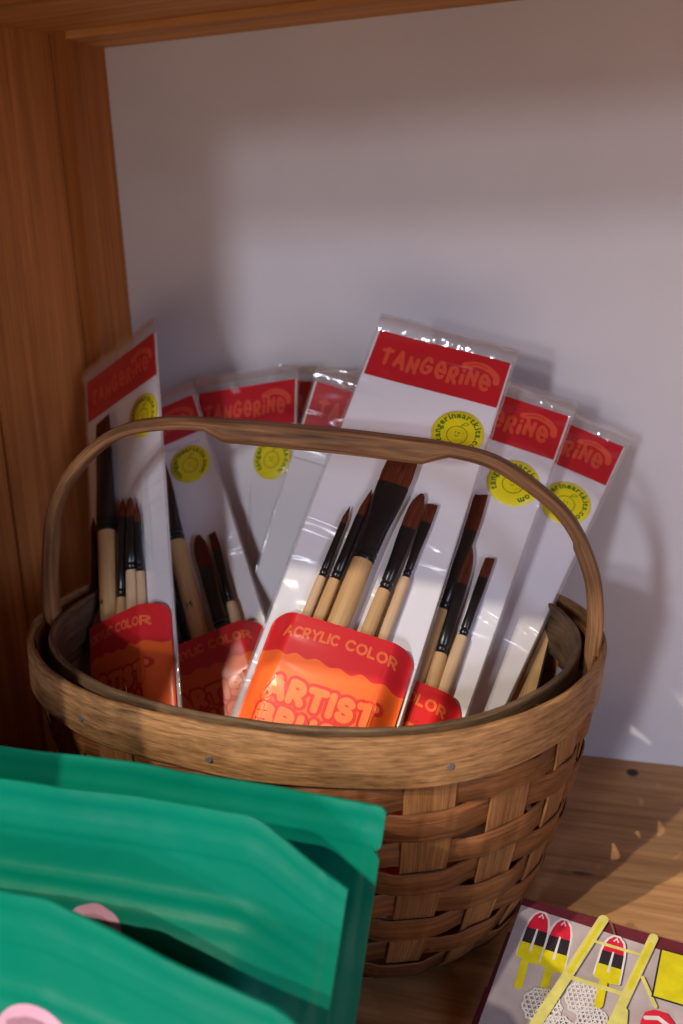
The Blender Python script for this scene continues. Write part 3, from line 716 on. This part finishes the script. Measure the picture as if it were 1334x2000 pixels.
for (pk, shape, xt, yt, wt_, xb, yb, wb, xf, yf, wf, xh, yh, wh, pale, lab) in BR:
    f = PK[pk]; fl = shape == 'flat'; fb = shape == 'filbert'
    # axis: straight line from the handle to the ferrule, bristles on the same line
    rad = max(wf, wh) / 2; z0 = rad + .0009
    ax = Vector((xb - xh, yh - yb, 0)).normalized()                   # local x, y (up)
    o0 = Vector((xf - f.W / 2, f.L - yf, z0))
    side = Vector((ax.y, -ax.x, 0))
    mwl = Matrix(((side.x, 0, ax.x, o0.x), (side.y, 0, ax.y, o0.y), (0, 1, 0, o0.z), (0, 0, 0, 1)))  # local: X across, Y to viewer, Z along
    mwl = Matrix(((side.x, 0.0, ax.x, o0.x), (side.y, 0.0, ax.y, o0.y), (side.z, 1.0, ax.z, o0.z), (0, 0, 0, 1)))
    bt = empty("paint_brush", f.mw @ mwl); tag(bt, lab, "paint brush", "brushes in the packets")
    lf = math.hypot(xb - xf, yb - yf); lb = math.hypot(xt - xb, yt - yb); ll = math.hypot(xh - xf, yh - yf)
    hw = max(wh, wf * .98) / 2
    def tube(name, prof_, mat, seg=20, expo=2.0):
        m = MB(); fr = [(Vector((0, 0, z)), Vector((1, 0, 0)), Vector((0, 1, 0))) for z, _, _ in prof_]
        m.loft(fr, lambda i: [(prof_[i][1] * math.cos(2 * PI * q / seg), prof_[i][2] * math.sin(2 * PI * q / seg)) for q in range(seg)], flip=False)
        return m.build(name, mat, bt, 50)
    dl = ll + .075 * f.k
    hpf = [(-dl, hw * .62, hw * .62), (-dl * .8, hw * .80, hw * .80), (-ll * 1.1, hw * 1.0, hw * 1.0), (-ll * .5, hw * 1.0, hw * 1.0), (-.002, hw * .96, hw * .96), (.001, hw * .93, hw * .93)]
    ho = tube("handle", hpf, M['bw2'] if pale else M['bw'])
    r = wf / 2
    pf = [(0.0, r * .99, r * .99), (.0006, r * 1.02, r * 1.02)]
    zr = max(.006, wf * .55)
    for q in (0, 1):                                                  # two crimped rings
        c = zr * (.45 + .55 * q)
        pf += [(c - .0009, r * 1.02, r * 1.02), (c - .0003, r * .90, r * .90), (c + .0003, r * .90, r * .90), (c + .0009, r * 1.03, r * 1.03)]
    wbh = wb / 2; flat = .30 if fl else (.45 if fb else .9)
    for q in (.3, .5, .7, .85, 1.0):
        z = zr * 1.3 + (lf - zr * 1.3) * q; s_ = q * q * (3 - 2 * q); wx = r + (wbh - r) * s_
        pf.append((z, wx, r + (max(wbh * flat, .0011) - r) * s_))
    pf = sorted(pf, key=lambda t: t[0])
    tube("ferrule", pf, M['ferrule'])
    d = max(wbh * flat, .0011); wt2 = wt_ / 2
    if fl: bpf = [(lf - .0008, wbh * .96, d * .9), (lf + lb * .3, wbh * 1.0, d * .9), (lf + lb * .7, (wbh + wt2) / 2, d * .6), (lf + lb * .97, wt2 * 1.0, d * .22), (lf + lb, wt2 * .96, d * .12)]
    elif fb: bpf = [(lf - .0008, wbh * .96, d * .9), (lf + lb * .25, wbh * 1.02, d * .95), (lf + lb * .55, wbh * .95, d * .7), (lf + lb * .75, wbh * .78, d * .5), (lf + lb * .9, wbh * .5, d * .35), (lf + lb * .97, wbh * .28, d * .2), (lf + lb, wbh * .08, d * .08)]
    else: bpf = [(lf - .0008, wbh * .95, d * .95), (lf + lb * .3, wbh * .88, d * .88), (lf + lb * .65, wbh * .5, d * .5), (lf + lb * .9, wbh * .2, d * .2), (lf + lb, wbh * .03, d * .03)]
    bo = tube("bristles", bpf, M['bristle'])
    if fl or fb:                                                       # ragged, slightly slanted tip
        for v in bo.data.vertices:
            if v.co.z > lf + lb * .9: v.co.z += lb * (.05 * nz(v.co.x * 900, lf * 50) + .04 * v.co.x / max(wt2, 1e-4))
    BRUSH.append((bt, ho, hw, ll))
# printed number on two handles
def hand_number(idx, z, size, back_turn=0.0):
    bt, ho, hw, ll = BRUSH[idx]; m = MB(); x = 0
    for ch in "14":
        v, fcs, wd = small_glyph(ch); ids = []
        for px, py in v:
            # reads along the card's upright: x across, y up the brush, wrapped on the round handle
            qx = (px + x - .6) * size; ang = qx / hw; ids.append(m.vert((hw * 1.012 * math.sin(ang), hw * 1.012 * math.cos(ang), z + py * size)))
        for q in fcs: m.face([ids[i] for i in q])
        x += wd + .12
    m.build("number_print", M['ink'], ho)
hand_number(13, -.052, .0058); hand_number(8, -.052, .0048)

# ------------------------------------------------------------------ kraft board with a navy back behind the rightmost packet
u, v, n = basis(*POSE['G'][3:])
P = Vector(POSE['G'][:3]) + n * -.012
th = math.radians(9.8); u2 = u * math.cos(th) - v * math.sin(th); v2 = v * math.cos(th) + u * math.sin(th)
O = P + u * .0935 + v * .1215
Lk = .175; Wk = .06; base = O - u2 * Wk / 2 + v2 * Lk
mw = Matrix(((u2.x, -v2.x, n.x, base.x), (u2.y, -v2.y, n.y, base.y), (u2.z, -v2.z, n.z, base.z), (0, 0, 0, 1)))
kb = empty("kraft_board", mw); tag(kb, "brown kraft board with a dark blue edge standing behind the rightmost brush packet", "cardboard")
m = MB(); m.box(-Wk / 2, Wk / 2 - .0012, 0, Lk - .001, 0, .0012); m.build("kraft_face", M['kraft'], kb)
m = MB(); m.box(-Wk / 2, Wk / 2, 0, Lk, -.0016, -.0002); m.build("navy_backing", M['navy'], kb)

# ------------------------------------------------------------------ green pouches in front
def pouch(label, top, zb, ytop, ybot, xr_bot, xl, bulge, seed, zip_t=.16, notch=True, soft=1.0, logo=None):
    """top: (x, z) points of the sealed top edge, left to right, in the plane y = ytop"""
    base = Vector(((xl + top[-1][0]) / 2, (ytop + ybot) / 2, 0))
    e = empty("green_pouch", Matrix.Translation(base)); tag(e, label, "pouch", "green stand-up pouches in front of the basket")
    NX, NY = 120, 96
    tp_ = smooth_path([(a, b, 0) for a, b in top], 160); tops = [(p.x, p.y) for p in tp_]
    xt0, xt1 = top[0][0], top[-1][0]
    def xz(s, t):
        xtop = xt0 + (xt1 - xt0) * s; ztop = interp(tops, xtop)
        x = xtop + ((xl + (xr_bot - xl) * s) - xtop) * t
        return x, ztop * (1 - t) + zb * t
    def B(s, t):
        e_ = min(s, 1 - s); ed = min(1, e_ / .17); ed = ed * ed * (3 - 2 * ed)
        v_ = 0 if t < zip_t * .8 else min(1, (t - zip_t * .8) / .40); v_ = v_ * v_ * (3 - 2 * v_)
        return ed * v_
    def pos(s, t, side):
        x, z = xz(s, t); y = ytop + (ybot - ytop) * t
        b = bulge * B(s, t)
        wr = soft * (.0016 * nz(s * 7 + seed, t * 5, seed) + .0010 * nz(s * 16 + seed, t * 11 + 3, seed) + .0005 * nz(s * 34, t * 20, seed) + .0011 * abs(nz(s * 3.1 + t * 5 + seed, t * 2 - s * 4, seed + 4)))
        rp = .0010 * math.sin(s * 9 + seed) * (1 - t) + .0012 * nz(s * 5, seed) 
        if side > 0:
            zp = .0011 * (math.exp(-((t - zip_t) / .010) ** 2) + .8 * math.exp(-((t - zip_t - .045) / .008) ** 2)) * min(1, 8 * (1 - s) + .1)
            zp += .0007 * math.exp(-((s - .965) / .006) ** 2) + .00035 * math.sin(t * 700) * (1 if t < .045 else 0) + .0006 * (math.exp(-((t - .075) / .004) ** 2) + math.exp(-((t - .095) / .004) ** 2))
            cr = .0016 * max(0, 1 - abs((s - .80) * 1.2 + (t - .42) * .9 + .02 * nz(t * 9, seed)) / .05) ** 2 * B(s, t) + .0012 * max(0, 1 - abs((s - .62) * .5 - (t - .50) + .03 * nz(s * 8, seed)) / .035) ** 2 * B(s, t)
            y -= b + wr * (.35 + B(s, t)) + zp + cr + .0012
        else: y += b * .75 - wr * .3
        y += rp
        if notch and s > .985 and abs(t - .105) < .013: x -= .0035 * (s - .985) / .015 * (1 - abs(t - .105) / .013)
        return Vector((x, y, z)) - base
    m = MB(); ss = [i / NX for i in range(NX + 1)]; tt = [j / NY for j in range(NY + 1)]
    m.grid([[pos(s, t, 1) for t in tt] for s in ss])
    m.grid([[pos(s, t, -1) for t in tt] for s in ss], flip=True)
    per = [(s, 0) for s in ss] + [(1, t) for t in tt[1:]] + [(s, 1) for s in ss[::-1][1:]] + [(0, t) for t in tt[::-1][1:-1]]
    m.grid([[pos(s, t, 1), pos(s, t, -1)] for s, t in per], closed=True, smooth=False)
    body = m.build("pouch_body", M['green'], e, 50)
    if logo:
        (cs, ct, wid, hgt) = logo; m = MB()
        def put(x, y, eps):
            s = cs + x; t = ct - y; p = pos(s, t, 1); return p + Vector((0, -.0004 - eps, 0))
        pts = smooth_path([(-wid / 2, -hgt * .55, 0), (-wid * .36, 0, 0), (-wid * .05, hgt * .22, 0), (wid * .28, -.04 * hgt, 0), (wid / 2, -hgt * .75, 0)], 30)
        rows = []
        H = xz(.5, 0)[1] - zb; Wd = xt1 - xt0; hw = .0056
        for i, p in enumerate(pts):
            d = (pts[min(i + 1, 29)] - pts[max(i - 1, 0)]); dd = Vector((d.x * Wd, d.y * H, 0)).normalized(); nr = Vector((-dd.y / Wd, dd.x / H, 0))
            q = (i - 14.5) / 14.5; hh = hw * math.sqrt(max(0.02, 1 - abs(q) ** 5))
            rows.append([put(p.x + nr.x * hh * k_, p.y + nr.y * hh * k_, 0) for k_ in (-1, -.5, 0, .5, 1)])
        m.grid(rows, 0, flip=True)
        for i in range(5, 25, 1):                                      # small unreadable marks on the banner
            if i % 5 == 4: continue
            p = pts[i]; hgt_ = .0019
            rr = [put(p.x + a * .0014 / Wd, p.y + b * hgt_ / H, .0003) for a, b in ((-1, -1), (1, -1), (1, 1), (-1, 1))]
            m.face([m.vert(x) for x in rr], 1)
        m.build("banner_print", [M['pink'], M['pinkink']], e)
    return e
pouch("green foil pouch at the back, standing against the basket, tear notch at its right edge",
      [(-.345, .1715), (-.300, .173), (-.26, .1745), (-.229, .1745), (-.20, .1728), (-.166, .1712), (-.135, .1705), (-.112, .1695), (-.1055, .1690), (-.104, .1670)], .002, -.366, -.400, -.125, -.350, .014, 1.0)
pouch("green foil pouch in the middle, its top right corner drooping",
      [(-.345, .1835), (-.269, .1832), (-.206, .1830), (-.160, .1825), (-.146, .1815), (-.135, .1745), (-.122, .1650), (-.112, .1585), (-.109, .1565)], .002, -.405, -.447, -.128, -.350, .022, 2.0, zip_t=.20, notch=False, logo=(.570, .283, .09, .05))
pouch("green foil pouch nearest the viewer, pink banner on its face, out of focus",
      [(-.345, .171), (-.29, .1735), (-.226, .1742), (-.206, .1740), (-.196, .1712), (-.184, .1680), (-.165, .1622), (-.145, .1560), (-.125, .1505), (-.115, .1475), (-.108, .1415)], .002, -.462, -.500, -.118, -.350, .018, 3.0, zip_t=.20, notch=False, logo=(.592, .262, .12, .05))

# ------------------------------------------------------------------ stack of notebooks at the right
u, v, n = basis(73.8785, -3.4747, 5.629)
KN = .955; P0 = Vector((0, -.72068, .4)); TL = P0 + (Vector((-.0683, -.2069, .016)) - P0) * KN
NW, NL, NT = .138, .094, .0024
def notebook(label, du, dv, dn, tilt_add, printed):
    o = TL + u * du + v * dv + n * dn
    # turn about the front (near) edge so that lower books lie flatter
    base = o + v * NL
    uu, vv, nn = u, v, n
    R = Matrix.Rotation(math.radians(-tilt_add), 3, u); vv = R @ v; nn = R @ n
    mw = Matrix(((uu.x, -vv.x, nn.x, base.x), (uu.y, -vv.y, nn.y, base.y), (uu.z, -vv.z, nn.z, base.z), (0, 0, 0, 1)))
    e = empty("notebook", mw); tag(e, label, "notebook", "stack of notebooks")
    m = MB(); m.box(0, NW, 0, NL, -.0006, 0.0); m.build("front_cover", M['maroon'], e)
    m = MB(); m.box(0, NW, 0, NL, -NT, -NT + .0006); m.build("back_cover", M['maroon'], e)
    m = MB(); m.box(.0015, NW - .0015, .0015, NL - .0012, -NT + .0006, -.0006); m.build("page_block", M['maroon'] if True else M['pages'], e)
    return e
nb = notebook("top notebook of the stack, photo cover of buoys in red, black and yellow", 0, 0, 0, 0, True)
notebook("second notebook of the stack, only its dark left edge showing", -.0032, .020, -.0026, 2.0, False)
notebook("lowest notebook of the stack, dark corner peeping out at the left", -.0058, .052, -.0052, 4.0, False)
# the printed photograph on the top cover (measured in cover metres: x right, y down)
m = MB(); LAY = [0]
SC = KN
def cv(x, y, lift): return Vector((x * SC, NL - y * SC, .00008 + lift))
def poly(pts, mat):
    LAY[0] += 1; z = LAY[0] * 2.0e-5
    m.face([m.vert(cv(a, b, z)) for a, b in pts], mat, smooth=False)
def ink(pts, w, mat):
    LAY[0] += 1; z = LAY[0] * 2.0e-5
    stroke_mesh(m, [(a, -b) for a, b in pts], w, lambda x, y, eps: cv(x, -y, z + eps), mat)
PM = ['mauve', 'pr_red', 'pr_black', 'pr_yel', 'pr_pale', 'pr_white', 'pr_brown', 'maroon']
MA, RE, BL, YE, PA, WH, BN, MR = range(8)
poly([(.0004, .0052), (.0004, .0980), (.137, .0980), (.137, .0115), (.0926, .0088)], MA)
def buoy(cx, top, h, w, lean):
    """a lobster-pot buoy: red cone, black band, yellow block, yellow stick, with a pale rim of light"""
    def q(x, y): return (cx + x * w + lean * y * h, top + y * h)
    body = [q(-.12, 0), q(.12, 0), q(.34, .10), (q(.46, .26)), q(.50, .40), q(.54, .96), q(.40, 1.0), q(-.46, .98), q(-.54, .9), q(-.50, .38), q(-.44, .22), q(-.32, .09)]
    ink(body[-4:] + body[:6], 0.0024, WH)
    poly(body[::-1], RE)
    poly([q(-.50, .36), q(-.52, .68), q(.53, .68), q(.50, .36)], BL)
    poly([q(-.56, .66), q(-.57, .97), q(.20, 1.03), q(.56, 1.0), q(.56, .66)], YE)
    ink([q(-.10, 1.03), q(-.06, 1.50)], .0044, YE)
    poly([q(-.03, .34), q(-.08, .80), q(.05, .80), q(.05, .34)], WH)
    ink([q(-.08, .10), q(.02, .03), q(.12, .10)], .0008, WH)
buoy(.0135, .0068, .0325, .0120, .02)
buoy(.0268, .0075, .0330, .0118, .03)
def rope(cx, cy, rx, ry):
    """a lace-like heap of white netting: crossing hatch inside a rough outline"""
    ink([(cx + rx * (1 + .07 * math.sin(i * 2.3)) * math.cos(2 * PI * i / 26), cy + ry * (1 + .07 * math.sin(i * 2.3)) * math.sin(2 * PI * i / 26)) for i in range(27)], .0011, WH)
    for a in (.5, 1.35, 2.6):
        for t in (-.78, -.52, -.26, 0, .26, .52, .78):
            h = math.sqrt(1 - t * t) * .97; ca, sa = math.cos(a), math.sin(a)
            ink([(cx + rx * (t * ca - h_ * sa), cy + ry * (t * sa + h_ * ca)) for h_ in (-h, -h * .3 , h * .4, h)], .00075, WH)
rope(.0477, .0508, .0085, .0100); rope(.0290, .0630, .0100, .0100); rope(.0560, .0640, .0080, .0095); rope(.041, .076, .010, .010)
ink([(.0513, .0007), (.0535, .004), (.0556, .0085)], .0012, BN)
buoy(.0572, .0100, .0285, .0118, .01)
ink([(.0470, .0165), (.0726, .0165)], .0018, PA); ink([(.0404, .0425), (.0686, .0426)], .0026, PA)
ink([(.0476, .0010), (.0296, .0729), (.0236, .097)], .0058, PA); ink([(.0760, .0036), (.0664, .0592), (.0585, .097)], .0052, PA)
ink([(.0470, .0040), (.0380, .0400)], .0020, YE); ink([(.0752, .008), (.0700, .038)], .0022, YE)
ink([(.0752, .0299), (.0845, .0440)], .0020, PA); ink([(.0700, .052), (.0720, .066)], .0040, PA)
poly([(.0808, .0090), (.0814, .0394), (.1210, .0390), (.1200, .0086)], BL)
poly([(.0818, .0098), (.0824, .0384), (.1200, .0380), (.1190, .0094)], YE)
poly([(.0790, .0545), (.0800, .0490), (.0840, .0460), (.0905, .0458), (.0950, .0500), (.0955, .0600), (.079, .0600)], RE)
ink([(.0810, .0520), (.087, .0500), (.0925, .0525)], .0022, WH)
m.build("cover_picture", [M[k] for k in PM], nb)
